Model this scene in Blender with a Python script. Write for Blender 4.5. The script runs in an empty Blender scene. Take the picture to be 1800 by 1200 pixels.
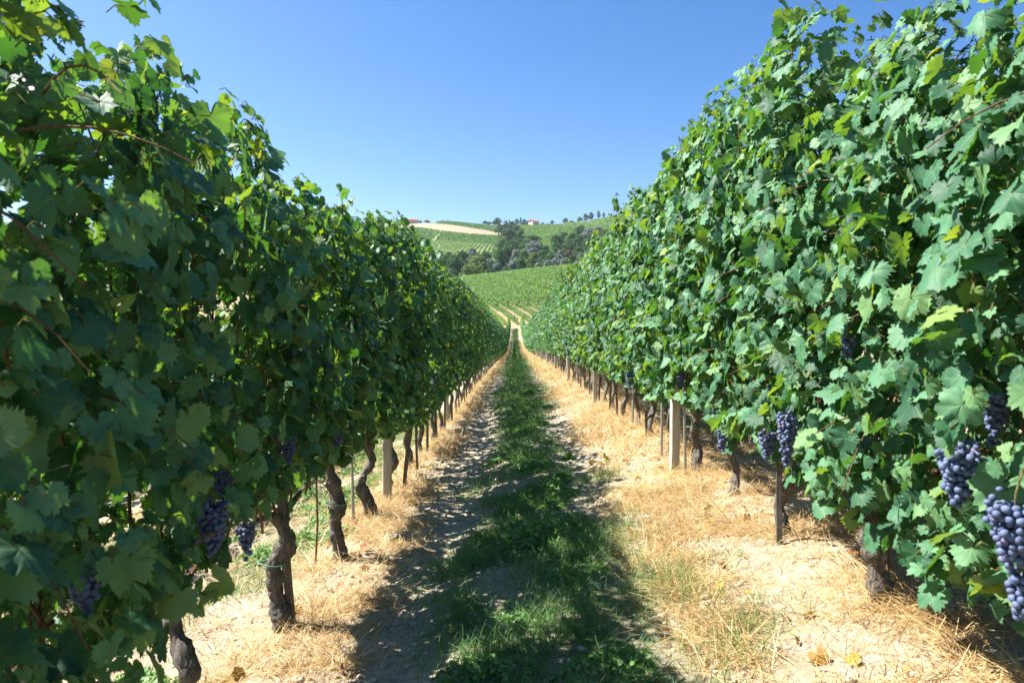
import bpy, math, random
import numpy as np
from mathutils import Vector
R = math.radians
sc = bpy.context.scene
C = sc.collection

# ------------------------------------------------------------------ camera, sky, sun, exposure
PITCH = 3.0
CAMZ = 1.19
FPX = 1200.0                      # focal length in pixels of the 1800 px wide photograph
cam_d = bpy.data.cameras.new('camera'); cam = bpy.data.objects.new('camera', cam_d); C.objects.link(cam)
cam.location = (0, 0, CAMZ); cam.rotation_euler = (R(90 - PITCH), 0, R(0.24))
cam_d.sensor_width = 36; cam_d.lens = 24; cam_d.clip_start = 0.05; cam_d.clip_end = 20000
cam_d.dof.use_dof = True; cam_d.dof.focus_distance = 5.5; cam_d.dof.aperture_fstop = 6.3
sc.camera = cam
SUN_EL, SUN_AZ = 49.0, 16.0       # elevation; azimuth turned forward from the left (-X) towards the view (+Y)
sx, sy = -math.cos(R(SUN_AZ)), math.sin(R(SUN_AZ))
SUN_DIR = Vector((sx * math.cos(R(SUN_EL)), sy * math.cos(R(SUN_EL)), math.sin(R(SUN_EL))))
w = bpy.data.worlds.new("World"); sc.world = w; w.use_nodes = True
nt = w.node_tree; bg = nt.nodes['Background']
sky = nt.nodes.new('ShaderNodeTexSky'); sky.sky_type = 'NISHITA'; sky.sun_disc = False
sky.sun_elevation = R(SUN_EL); sky.sun_rotation = math.atan2(sx, sy)
sky.air_density = 1.0; sky.dust_density = 1.0; sky.ozone_density = 4.0; sky.altitude = 300
hs = nt.nodes.new('ShaderNodeHueSaturation'); hs.inputs['Saturation'].default_value = 1.3; hs.inputs['Hue'].default_value = .506
nt.links.new(sky.outputs[0], hs.inputs['Color']); nt.links.new(hs.outputs[0], bg.inputs[0]); bg.inputs[1].default_value = 0.06
sl = bpy.data.lights.new('sun', 'SUN'); sl.energy = 5.0; sl.angle = R(0.53); sl.color = (1.0, 0.955, 0.88)
so = bpy.data.objects.new('sun', sl); C.objects.link(so)
so.rotation_euler = SUN_DIR.to_track_quat('Z', 'Y').to_euler(); so.location = (-20, 10, 30)
sc.view_settings.view_transform = 'Standard'; sc.view_settings.look = 'None'
sc.view_settings.gamma = 1; sc.view_settings.exposure = 1.72
sc.render.engine = 'CYCLES'
cy = sc.cycles
cy.max_bounces = 7; cy.diffuse_bounces = 4; cy.glossy_bounces = 2; cy.transmission_bounces = 4
cy.transparent_max_bounces = 4; cy.use_denoising = True; cy.sample_clamp_indirect = 6
cy.caustics_reflective = False; cy.caustics_refractive = False

# ------------------------------------------------------------------ noise and terrain
def _h(ix, iy, s):
    n = (ix.astype(np.int64) * 374761393 + iy.astype(np.int64) * 668265263 + s * 1442695041) & 0xffffffff
    n = ((n ^ (n >> 13)) * 1274126177) & 0xffffffff
    n = (n ^ (n >> 16)) & 0xffffffff
    return n / 4294967295.0
def vn(x, y, s=0):
    x = np.asarray(x, float); y = np.asarray(y, float)
    ix, iy = np.floor(x), np.floor(y); fx, fy = x - ix, y - iy
    fx = fx * fx * (3 - 2 * fx); fy = fy * fy * (3 - 2 * fy)
    a, b, c, d = _h(ix, iy, s), _h(ix + 1, iy, s), _h(ix, iy + 1, s), _h(ix + 1, iy + 1, s)
    return (a * (1 - fx) + b * fx) * (1 - fy) + (c * (1 - fx) + d * fx) * fy
def fbm(x, y, s=0, o=4):
    t = 0; a = .5; m = 0
    for k in range(o):
        t = t + a * vn(x, y, s + k * 17); m += a; a *= .5; x = x * 2.03; y = y * 2.03
    return t / m
def sstep(a, b, x):
    t = np.clip((np.asarray(x, float) - a) / (b - a), 0, 1); return t * t * (3 - 2 * t)
XL, XR, XLL, XRR = -1.05, 1.29, -3.38, 3.60
PY = [-60, 0, 20, 45, 60, 75, 88, 98, 112, 125, 130, 160, 200, 238, 255, 268, 280, 300, 335, 400, 550, 700, 850, 940, 985, 1030, 1100, 1300, 2000, 4000, 9000]
PZ = [2.6, 0, -.88, -2.3, -3.15, -3.78, -4.05, -3.95, -3.45, -2.87, -2.6, 1.3, 6.2, 10.9, 12.6, 13.2, 12.7, 10.2, 9.0, 20, 43.5, 68.5, 94, 113, 119.6, 121, 117, 80, 40, 20, 0]
_py = np.linspace(-60, 9000, 18121)
_pz = np.interp(_py, PY, PZ)
_k = np.hanning(19); _k /= _k.sum()
_pzs = np.convolve(np.pad(_pz, 9, 'edge'), _k, 'valid')
RU = [-2000, -230, -155, -102, -61, -28, 41, 78, 102, 127, 155, 240, 2000]
RZ = [126, 121, 119.3, 121.6, 120.4, 117.0, 117.6, 120.2, 123.0, 128.6, 133.2, 142, 150]
def terrain(x, y):
    x = np.asarray(x, float); y = np.asarray(y, float)
    z = np.interp(y, _py, _pzs)
    xs = 70 * np.tanh(x / 70)
    z = z + .155 * xs * (1 - .25 * sstep(60, 250, y)) * (1 - sstep(270, 420, y))
    ang = x / np.maximum(y, 300) * 985
    ridge = np.interp(ang, RU, RZ) / 120.8
    z = z * (1 + sstep(420, 900, y) * (ridge - 1))
    z = z + sstep(300, 450, y) * (1 - sstep(880, 960, y)) * 5 * (fbm(x / 140, y / 140, 5) - .5)
    return z
def near_relief(x, y):
    x = np.asarray(x, float); y = np.asarray(y, float)
    nr = 1 - sstep(100, 122, y)
    z = 0
    for r in (XLL, XL, XR, XRR, XL - 4.66, XR + 4.66):
        z = z + .04 * np.exp(-((x - r) / .28) ** 2)
    z = z - .035 * np.exp(-((x + .42 + .05 * np.sin(y * .7)) / .16) ** 2) - .03 * np.exp(-((x - .52) / .15) ** 2)
    z = z + .035 * (fbm(x * 2.2, y * 1.6, 9) - .5) + .04 * (fbm(x * 9, y * 9, 21, 3) - .5)
    return z * nr
def ground(x, y):
    return terrain(x, y) + near_relief(x, y)
cp, sp = math.cos(R(PITCH)), math.sin(R(PITCH))
def proj(x, y, z):                 # where a point of the place shows in the 1800 x 1200 photograph
    zz = z - CAMZ; d = y * cp - zz * sp
    return 905 + FPX * x / d, 600 - FPX * (y * sp + zz * cp) / d
def on_plane(u, v, X):             # point on the upright plane x = X seen at u, v
    dx, du = (u - 905) / FPX, (600 - v) / FPX
    d = np.array([dx, cp + du * sp, -sp + du * cp]); t = X / dx
    return np.array([0, 0, CAMZ]) + d * t

# ------------------------------------------------------------------ mesh helpers
def mesh(name, V, faces, mats, attrs=None, smooth=False, midx=None):
    me = bpy.data.meshes.new(name)
    V = np.ascontiguousarray(V, np.float32).reshape(-1, 3)
    faces = [np.asarray(f, np.int32) for f in (faces if isinstance(faces, list) else [faces]) if len(f)]
    me.vertices.add(len(V)); me.vertices.foreach_set('co', V.ravel())
    loops = np.concatenate([f.ravel() for f in faces])
    tot = np.concatenate([np.full(len(f), f.shape[1], np.int32) for f in faces])
    st = np.concatenate([[0], np.cumsum(tot)[:-1]]).astype(np.int32)
    me.loops.add(len(loops)); me.loops.foreach_set('vertex_index', loops)
    me.polygons.add(len(tot)); me.polygons.foreach_set('loop_start', st)
    if midx is not None: me.polygons.foreach_set('material_index', np.asarray(midx, np.int32))
    me.polygons.foreach_set('use_smooth', np.full(len(tot), smooth, bool))
    me.update(calc_edges=True)
    for m in (mats if isinstance(mats, (list, tuple)) else [mats]): me.materials.append(m)
    for k, a in (attrs or {}).items():
        a = np.asarray(a, np.float32)
        if a.ndim == 2:
            if a.shape[1] == 3: a = np.concatenate([a, np.ones((len(a), 1), np.float32)], 1)
            at = me.attributes.new(k, 'FLOAT_COLOR', 'POINT'); at.data.foreach_set('color', a.ravel())
        else:
            at = me.attributes.new(k, 'FLOAT', 'POINT'); at.data.foreach_set('value', a)
    return me
def obj(name, me, parent=None, loc=None):
    o = bpy.data.objects.new(name, me); C.objects.link(o)
    if parent: o.parent = parent
    if loc is not None: o.location = loc
    return o
def tag(o, label=None, cat=None, group=None, kind=None):
    if label: o['label'] = label
    if cat: o['category'] = cat
    if group: o['group'] = group
    if kind: o['kind'] = kind
    return o
class Acc:                         # collects geometry for ONE mesh
    def __init__(s): s.V = []; s.F = []; s.n = 0; s.A = {}
    def add(s, V, F, **a):
        V = np.asarray(V, float).reshape(-1, 3)
        for f in (F if isinstance(F, list) else [F]): s.F.append((np.asarray(f) + s.n))
        s.V.append(V); s.n += len(V)
        for k, x in a.items(): s.A.setdefault(k, []).append(np.broadcast_to(np.asarray(x, float), (len(V),) + (np.shape(x)[1:] if np.ndim(x) > 1 else ())))
    def mesh(s, name, mat, smooth=False):
        by = {}
        for f in s.F: by.setdefault(f.shape[1], []).append(f)
        return mesh(name, np.concatenate(s.V), [np.concatenate(x) for x in by.values()], mat, {k: np.concatenate(x) for k, x in s.A.items()}, smooth)
def norm(a): return a / np.maximum(np.linalg.norm(a, axis=-1, keepdims=True), 1e-9)
def tubes(P, rad, sides=5, rough=0., rng=None, cap=True):
    """P (n,k,3) centre lines, rad (n,k)"""
    P = np.asarray(P, float); 
    if P.ndim == 2: P = P[None]
    n, k, _ = P.shape; rad = np.broadcast_to(np.asarray(rad, float), (n, k))
    T = np.gradient(P, axis=1); T = norm(T)
    mt = norm(T.mean(1)); ref = np.where(np.abs(mt[:, 2:3]) > .7, np.array([[1., 0, 0]]), np.array([[0, 0, 1.]]))[:, None]
    A = norm(np.cross(T, ref)); B = np.cross(T, A)
    th = np.arange(sides) / sides * 2 * math.pi
    r = np.repeat(rad[:, :, None], sides, 2)
    if rough: r = r * (1 + rough * (rng.random(r.shape) - .5) * 2)
    V = P[:, :, None] + r[..., None] * (np.cos(th)[None, None, :, None] * A[:, :, None] + np.sin(th)[None, None, :, None] * B[:, :, None])
    base = (np.arange(n) * k * sides)[:, None, None]
    i = np.arange(k - 1)[None, :, None] * sides; j = np.arange(sides)[None, None, :]; j2 = (j + 1) % sides
    F = np.stack([base + i + j, base + i + j2, base + i + sides + j2, base + i + sides + j], -1).reshape(-1, 4)
    Fs = [F]
    if cap:
        Fs.append((base[:, 0] + (k - 1) * sides + np.arange(sides)[None]).reshape(n, sides))
        Fs.append((base[:, 0] + np.arange(sides)[None, ::-1]).reshape(n, sides))
    return V.reshape(-1, 3), Fs
def box(x0, x1, y0, y1, z0, z1):
    V = np.array([[x, y, z] for z in (z0, z1) for x, y in ((x0, y0), (x1, y0), (x1, y1), (x0, y1))], float)
    return V, np.array([[3, 2, 1, 0], [4, 5, 6, 7], [0, 1, 5, 4], [1, 2, 6, 5], [2, 3, 7, 6], [3, 0, 4, 7]])

# ------------------------------------------------------------------ materials
def mat(name):
    m = bpy.data.materials.new(name); m.use_nodes = True
    t = m.node_tree; p = t.nodes['Principled BSDF']
    return m, t, p
def nd(t, typ, **k):
    n = t.nodes.new(typ)
    for a, b in k.items(): setattr(n, a, b)
    return n
def ramp(t, pts, fac=None, interp='LINEAR'):
    r = nd(t, 'ShaderNodeValToRGB'); e = r.color_ramp.elements; r.color_ramp.interpolation = interp
    while len(e) < len(pts): e.new(.5)
    for i, (p, c) in enumerate(pts): e[i].position = p; e[i].color = (*c, 1) if len(c) == 3 else c
    if fac is not None: t.links.new(fac, r.inputs[0])
    return r
def noise(t, scale, detail=4, rough=.6, vec=None, dist=0):
    n = nd(t, 'ShaderNodeTexNoise'); n.inputs['Scale'].default_value = scale; n.inputs['Detail'].default_value = detail
    n.inputs['Roughness'].default_value = rough; n.inputs['Distortion'].default_value = dist
    if vec is not None: t.links.new(vec, n.inputs['Vector'])
    return n
def mix(t, fac, a, b, mode='MIX'):
    n = nd(t, 'ShaderNodeMix', data_type='RGBA', blend_type=mode); n.clamp_factor = True
    for s, x in ((n.inputs[0], fac), (n.inputs[6], a), (n.inputs[7], b)):
        if isinstance(x, (int, float)): s.default_value = x
        elif isinstance(x, tuple): s.default_value = (*x, 1)
        else: t.links.new(x, s)
    return n.outputs[2]
def attr(t, name): return nd(t, 'ShaderNodeAttribute', attribute_name=name)
def math_(t, op, a, b=0., clamp=False):
    n = nd(t, 'ShaderNodeMath', operation=op); n.use_clamp = clamp
    for s, x in ((n.inputs[0], a), (n.inputs[1], b)):
        if isinstance(x, (int, float)): s.default_value = x
        else: t.links.new(x, s)
    return n.outputs[0]
def bump(t, h, p, strength=.5, dist=.01):
    b = nd(t, 'ShaderNodeBump'); b.inputs['Strength'].default_value = strength; b.inputs['Distance'].default_value = dist
    t.links.new(h, b.inputs['Height']); t.links.new(b.outputs[0], p.inputs['Normal']); return b
def coord(t, scale=(1, 1, 1), which='Object'):
    c = nd(t, 'ShaderNodeTexCoord'); m = nd(t, 'ShaderNodeMapping'); m.inputs['Scale'].default_value = scale
    t.links.new(c.outputs[which], m.inputs[0]); return m.outputs[0]

def leaf_material(name, cols, trans_cols, trans=.42, rough=.42, under=.35, spec=.5, veins=True):
    m, t, p = mat(name); out = t.nodes['Material Output']
    a = attr(t, 'rnd'); r = ramp(t, cols, a.outputs['Fac']); rt = ramp(t, trans_cols, a.outputs['Fac'])
    col = r.outputs[0]
    if veins:
        v = attr(t, 'vein'); vr = ramp(t, [(.80, (0, 0, 0)), (.97, (1, 1, 1))], v.outputs['Fac'])
        col = mix(t, math_(t, 'MULTIPLY', vr.outputs[0], .35), col, (.19, .26, .09))
        n = noise(t, 35, 3, .6); col = mix(t, .35, col, ramp(t, [(.3, (.55, .6, .5)), (.7, (1.3, 1.25, 1.2))], n.outputs[0]).outputs[0], 'MULTIPLY')
        ns = noise(t, 22, 5, .75); col = mix(t, math_(t, 'MULTIPLY', ramp(t, [(.66, (0, 0, 0)), (.72, (1, 1, 1))], ns.outputs[0]).outputs[0], .6), col, (.26, .22, .08))
        bump(t, math_(t, 'ADD', math_(t, 'MULTIPLY', vr.outputs[0], -.7), n.outputs[0]), p, .35, .004)
    g = nd(t, 'ShaderNodeNewGeometry')
    col = mix(t, math_(t, 'MULTIPLY', g.outputs['Backfacing'], under), col, (.13, .18, .12))
    t.links.new(col, p.inputs['Base Color']); p.inputs['Roughness'].default_value = rough
    p.inputs['Specular IOR Level'].default_value = spec
    tr = nd(t, 'ShaderNodeBsdfTranslucent'); t.links.new(rt.outputs[0], tr.inputs[0])
    ms = nd(t, 'ShaderNodeMixShader'); ms.inputs[0].default_value = trans
    t.links.new(p.outputs[0], ms.inputs[1]); t.links.new(tr.outputs[0], ms.inputs[2]); t.links.new(ms.outputs[0], out.inputs[0])
    return m
M = {}
M['leaf'] = leaf_material('grape_leaf',
    [(0, (.018, .066, .034)), (.35, (.046, .145, .074)), (.7, (.095, .230, .120)), (.93, (.12, .22, .075)), (.975, (.20, .28, .05)), (.985, (.42, .33, .05)), (1, (.26, .09, .035))],
    [(0, (.07, .26, .02)), (.5, (.20, .46, .03)), (.9, (.46, .68, .03)), (.97, (.6, .7, .05)), (1, (.40, .18, .05))], .22, .58, .35, .30)
M['leaf_far'] = leaf_material('grape_leaf_far',
    [(0, (.020, .075, .030)), (.4, (.044, .125, .060)), (.8, (.085, .19, .088)), (.97, (.15, .26, .06)), (1, (.30, .24, .05))],
    [(0, (.06, .22, .03)), (.5, (.14, .38, .04)), (1, (.38, .58, .04))], .22, .55, .2, .38, False)
M['field_leaf'] = leaf_material('field_leaf',
    [(0, (.035, .10, .035)), (.5, (.06, .15, .040)), (.85, (.11, .22, .038)), (1, (.22, .30, .05))],
    [(0, (.16, .34, .04)), (1, (.40, .55, .06))], .35, .6, .1, .3, False)
def bark(name, c0, c1, c2, sc_=18):
    m, t, p = mat(name); v = coord(t, (1, 1, .22)); n = noise(t, sc_ * 2.2, 6, .7, v, .6); n2 = noise(t, sc_ * .35, 3, .6)
    r = ramp(t, [(.3, c0), (.55, c1), (.75, c2)], n.outputs[0])
    c = mix(t, .5, r.outputs[0], ramp(t, [(.3, (.6, .6, .6)), (.7, (1.25, 1.2, 1.15))], n2.outputs[0]).outputs[0], 'MULTIPLY')
    t.links.new(c, p.inputs['Base Color']); p.inputs['Roughness'].default_value = .9
    bump(t, n.outputs[0], p, 1., .08); return m
M['bark'] = bark('vine_bark', (.07, .06, .05), (.30, .265, .225), (.54, .49, .43), 30)
M['cane'] = bark('cane_bark', (.20, .09, .04), (.40, .21, .10), (.55, .36, .20), 60)
M['petiole'] = bark('petiole', (.22, .22, .06), (.34, .28, .08), (.42, .20, .10), 30)
M['wood'] = bark('weathered_wood', (.10, .085, .07), (.27, .24, .20), (.40, .37, .32), 30)
M['treebark'] = bark('tree_bark', (.05, .04, .03), (.12, .10, .08), (.2, .17, .14), 2)
def plain(name, col, rough=.6, metal=0., n_=0., sc_=20):
    m, t, p = mat(name); p.inputs['Roughness'].default_value = rough; p.inputs['Metallic'].default_value = metal
    if n_:
        n = noise(t, sc_, 6, .65)
        c = mix(t, 1., tuple(col), ramp(t, [(.3, (1 - n_,) * 3), (.7, (1 + n_,) * 3)], n.outputs[0]).outputs[0], 'MULTIPLY')
        t.links.new(c, p.inputs['Base Color']); bump(t, n.outputs[0], p, .3, .005)
    else: p.inputs['Base Color'].default_value = (*col, 1)
    return m
M['concrete'] = plain('concrete', (.44, .41, .34), .9, 0, .45, 14)
M['metal'] = plain('galvanised_metal', (.38, .38, .37), .5, .6, .2, 40)
M['rust'] = plain('rusty_iron', (.16, .085, .05), .8, .2, .35, 60)
M['wire'] = plain('wire_steel', (.30, .30, .30), .45, .8, .1, 30)
M['tie'] = plain('green_twine', (.10, .30, .22), .6, 0, .2, 60)
M['house_pink'] = plain('pink_plaster', (.55, .36, .30), .9, 0, .1, 1)
M['house_cream'] = plain('cream_plaster', (.68, .60, .46), .9, 0, .1, 1)
M['roof'] = plain('terracotta_tiles', (.42, .16, .10), .85, 0, .3, 3)
M['glass'] = plain('dark_window_glass', (.03, .035, .04), .15)
# grapes: dark skin with pale waxy bloom
m, t, p = mat('grape_skin'); a = attr(t, 'rnd'); n = noise(t, 90, 4, .7)
r = ramp(t, [(0, (.020, .022, .055)), (.5, (.035, .045, .12)), (.93, (.06, .08, .18)), (1, (.14, .03, .06))], a.outputs['Fac'])
c = mix(t, ramp(t, [(.35, (.15,) * 3), (.65, (.75,) * 3)], n.outputs[0]).outputs[0], r.outputs[0], (.17, .22, .36))
t.links.new(c, p.inputs['Base Color']); p.inputs['Roughness'].default_value = .62; p.inputs['Specular IOR Level'].default_value = .3; M['grape'] = m
# blades of grass and straw: colour from the attribute
def blade_material(name, cols, trans, tcol):
    m, t, p = mat(name); out = t.nodes['Material Output']; a = attr(t, 'rnd'); r = ramp(t, cols, a.outputs['Fac'])
    t.links.new(r.outputs[0], p.inputs['Base Color']); p.inputs['Roughness'].default_value = .55
    tr = nd(t, 'ShaderNodeBsdfTranslucent'); tr.inputs[0].default_value = (*tcol, 1)
    ms = nd(t, 'ShaderNodeMixShader'); ms.inputs[0].default_value = trans
    t.links.new(p.outputs[0], ms.inputs[1]); t.links.new(tr.outputs[0], ms.inputs[2]); t.links.new(ms.outputs[0], out.inputs[0]); return m
M['straw'] = blade_material('straw', [(0, (.14, .08, .03)), (.25, (.36, .23, .09)), (.6, (.60, .43, .19)), (.92, (.78, .65, .38)), (1, (.34, .17, .09))], .25, (.6, .42, .18))
M['grass'] = blade_material('green_grass', [(0, (.045, .12, .04)), (.5, (.10, .23, .065)), (.85, (.19, .30, .10)), (1, (.40, .34, .14))], .35, (.20, .38, .05))
M['weed'] = leaf_material('weed_leaf', [(0, (.05, .14, .04)), (.6, (.10, .24, .06)), (1, (.18, .32, .08))], [(0, (.14, .34, .04)), (1, (.3, .5, .06))], .35, .5, .2, .4, False)
# ground sheet
m, t, p = mat('vineyard_ground')
co = coord(t); n1 = noise(t, 1.6, 6, .65, co); n2 = noise(t, 22, 6, .7, co, .3); n3 = noise(t, 130, 4, .7, co)
vo = nd(t, 'ShaderNodeTexVoronoi', feature='DISTANCE_TO_EDGE'); vo.inputs['Scale'].default_value = 14
wn = noise(t, 9, 3, .6, co); wv = nd(t, 'ShaderNodeVectorMath', operation='ADD'); sc_ = nd(t, 'ShaderNodeVectorMath', operation='SCALE'); sc_.inputs['Scale'].default_value = .08
t.links.new(wn.outputs['Color'], sc_.inputs[0]); t.links.new(co, wv.inputs[0]); t.links.new(sc_.outputs[0], wv.inputs[1]); t.links.new(wv.outputs[0], vo.inputs['Vector'])
crack = ramp(t, [(0, (.70, .68, .66)), (.03, (1, 1, 1))], vo.outputs['Distance'])
soil = ramp(t, [(.28, (.24, .19, .14)), (.5, (.41, .35, .27)), (.72, (.55, .49, .40))], n2.outputs[0]).outputs[0]
soil = mix(t, .5, soil, crack.outputs[0], 'MULTIPLY')
soil = mix(t, .4, soil, ramp(t, [(.35, (.75, .72, .68)), (.7, (1.15, 1.13, 1.1))], n3.outputs[0]).outputs[0], 'MULTIPLY')
straw = ramp(t, [(.3, (.27, .17, .08)), (.5, (.46, .33, .17)), (.72, (.60, .46, .26))], n3.outputs[0]).outputs[0]
green = ramp(t, [(.3, (.035, .065, .02)), (.5, (.075, .12, .035)), (.75, (.16, .17, .07))], n3.outputs[0]).outputs[0]
c = mix(t, attr(t, 'straw').outputs['Fac'], soil, straw)
c = mix(t, attr(t, 'green').outputs['Fac'], c, green)
farc = attr(t, 'field'); nf = noise(t, .25, 5, .6, co)
fc = mix(t, .5, farc.outputs['Color'], ramp(t, [(.3, (.7, .75, .7)), (.7, (1.25, 1.2, 1.2))], nf.outputs[0]).outputs[0], 'MULTIPLY')
c = mix(t, attr(t, 'far').outputs['Fac'], c, fc)
t.links.new(c, p.inputs['Base Color']); p.inputs['Roughness'].default_value = .95; p.inputs['Specular IOR Level'].default_value = .15
hh = math_(t, 'ADD', n2.outputs[0], math_(t, 'MULTIPLY', n3.outputs[0], .4)); hh = math_(t, 'ADD', hh, math_(t, 'MULTIPLY', crack.outputs[0], .25))
bump(t, hh, p, .8, .03); M['ground'] = m
M['clod'] = plain('dry_soil_clod', (.42, .35, .26), .95, 0, .3, 40)

# ------------------------------------------------------------------ ground sheet
def green_mask(x, y):
    s = .34 + .10 * np.sin(y * .55) 
    core = np.exp(-((x - .08) / s) ** 2)
    patch = sstep(.38, .62, fbm(x * 1.9 + 7, y * .9, 31))
    out_l = sstep(1.15, 1.4, -x) * .62; out_r = sstep(1.65, 2.0, x) * .6
    g = core * (.34 + .9 * patch) + (out_l + out_r) * sstep(.40, .62, fbm(x * 1.5, y * 1.5, 37))
    g = g + .32 * sstep(.58, .76, fbm(x * 2.7 + 3, y * 2.7, 57)) * sstep(.4, .7, x) * (1 - sstep(.9, 1.2, x))
    g = g + sstep(8, 30, y) * np.exp(-((x - .1) / .5) ** 2) * .5
    return np.clip(g, 0, 1)
def straw_mask(x, y):
    wob = .12 * (fbm(x * 0 + 3, y * 1.1, 41) - .5) * 2
    l = sstep(-1.32, -1.02, x) * (1 - sstep(-.80 + wob, -.50 + wob, x))
    r = sstep(.50 - wob * 1.6, .82 - wob * 1.6, x) * (1 - sstep(1.75, 2.1, x))
    side = np.exp(-((x - XLL) / .4) ** 2) + np.exp(-((x - XRR) / .4) ** 2)
    return np.clip(np.maximum(l, r) * (.08 + 1.1 * sstep(.34, .62, .5 * fbm(x * 3, y * 3, 43) + .5 * fbm(x * 9, y * 9, 47, 2))) + side, 0, 1)
POLY_DRY = [(700, 396), (716, 393.5), (748, 391.5), (795, 395.5), (853, 404.5), (888, 411), (889, 419), (881, 421), (878, 415), (830, 412), (772, 406), (737, 400), (700, 399)]
POLY_A = [(752, 427), (764, 422), (800, 424), (880, 430.5), (874, 462), (740, 456), (748, 435)]
POLY_B = [(735, 401), (772, 407), (830, 413), (880, 416), (885, 430), (800, 423.5), (766, 421.5), (776, 408), (700, 402)]
POLY_B2 = [(640, 401), (735, 401.5), (773, 407), (763, 420), (745, 429), (738, 447), (640, 450)]
POLY_C = [(912, 394), (1000, 396.5), (1075, 397), (1075, 440), (905, 440)]
POLY_D = [(1035, 391), (1060, 384), (1130, 375), (1130, 396), (1010, 395), (985, 393)]
POLY_E = [(765, 391), (800, 391), (850, 396), (870, 399), (868, 407), (853, 403.5), (795, 394.8)]
TRACKS = [[(776, 405.5), (768, 415), (752, 428), (745, 430)], [(985, 441), (978, 436), (968, 430), (966, 428)], [(912, 395.5), (1000, 398), (1060, 400)]]
def inpoly(u, v, P):
    r = np.zeros(np.shape(u), bool); n = len(P)
    for i in range(n):
        (x1, y1), (x2, y2) = P[i], P[(i + 1) % n]
        c = ((y1 > v) != (y2 > v)) & (u < (x2 - x1) * (v - y1) / ((y2 - y1) or 1e-9) + x1)
        r ^= c
    return r
def seg_dist(u, v, L, vs=2.):
    d = np.full(np.shape(u), 1e9)
    for (x1, y1), (x2, y2) in zip(L[:-1], L[1:]):
        dx, dy = x2 - x1, (y2 - y1) * vs; t_ = np.clip(((u - x1) * dx + (v - y1) * vs * dy) / (dx * dx + dy * dy), 0, 1)
        d = np.minimum(d, np.hypot(u - x1 - t_ * dx, (v - y1) * vs - t_ * dy))
    return d
def span(segs):
    out = [segs[0][0]]
    for a, b, st in segs:
        n = max(1, int(round((b - a) / st))); out += list(np.linspace(a, b, n + 1)[1:])
    return np.array(out)
xs = span([(-9000, -3000, 1000), (-3000, -600, 200), (-600, -260, 20), (-260, -60, 4), (-60, -12, 1.6), (-12, -4.5, .5), (-4.5, -2, .12), (-2, 2.2, .05), (2.2, 4.8, .12), (4.8, 12, .5), (12, 60, 1.6), (60, 260, 4), (260, 600, 20), (600, 3000, 200), (3000, 9000, 1000)])
ys = span([(-60, -2, 3), (-2, 1, .3), (1, 9, .05), (9, 20, .14), (20, 60, .5), (60, 300, 1.5), (300, 500, 5), (500, 1010, 3.2), (1010, 1500, 30), (1500, 9000, 500)])
X, Y = np.meshgrid(xs, ys); Z = ground(X, Y)
nx, ny = len(xs), len(ys)
ii = (np.arange(ny - 1)[:, None] * nx + np.arange(nx - 1)[None]).ravel()
F = np.stack([ii, ii + 1, ii + nx + 1, ii + nx], 1)
U_, V_ = proj(X, np.maximum(Y, 1), Z)
far = sstep(123.5, 125, Y); fld = np.zeros(X.shape + (3,)); fld[:] = (.075, .115, .035)
fld[(Y < 128.5)] = (.27, .22, .14)                               # headland track
fld[(Y >= 128.5) & (Y < 275)] = (.25, .20, .11)                  # tilled soil below the field's rows
sh = Y > 420
def paint(Pl, c): fld[sh & inpoly(U_, V_, Pl)] = c
fld[(Y > 275)] = (.06, .095, .035)
paint(POLY_A, (.20, .24, .10)); paint(POLY_B, (.05, .10, .03)); paint(POLY_B2, (.05, .10, .03)); paint(POLY_C, (.07, .13, .04)); paint(POLY_D, (.08, .14, .045)); paint(POLY_E, (.04, .085, .03))
paint(POLY_DRY, (.29, .23, .15))
for L, wd in zip(TRACKS, (1.8, 1.8, .8)):
    fld[sh & (seg_dist(U_, V_, L) < wd)] = (.42, .35, .23)
me = mesh('ground', np.stack([X, Y, Z], -1), F, M['ground'], {'straw': (straw_mask(X, Y) * .6).ravel(), 'green': (green_mask(X, Y) * .85).ravel(), 'far': far.ravel(), 'field': fld.reshape(-1, 3)}, True)
tag(obj('ground', me), kind='structure')

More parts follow.
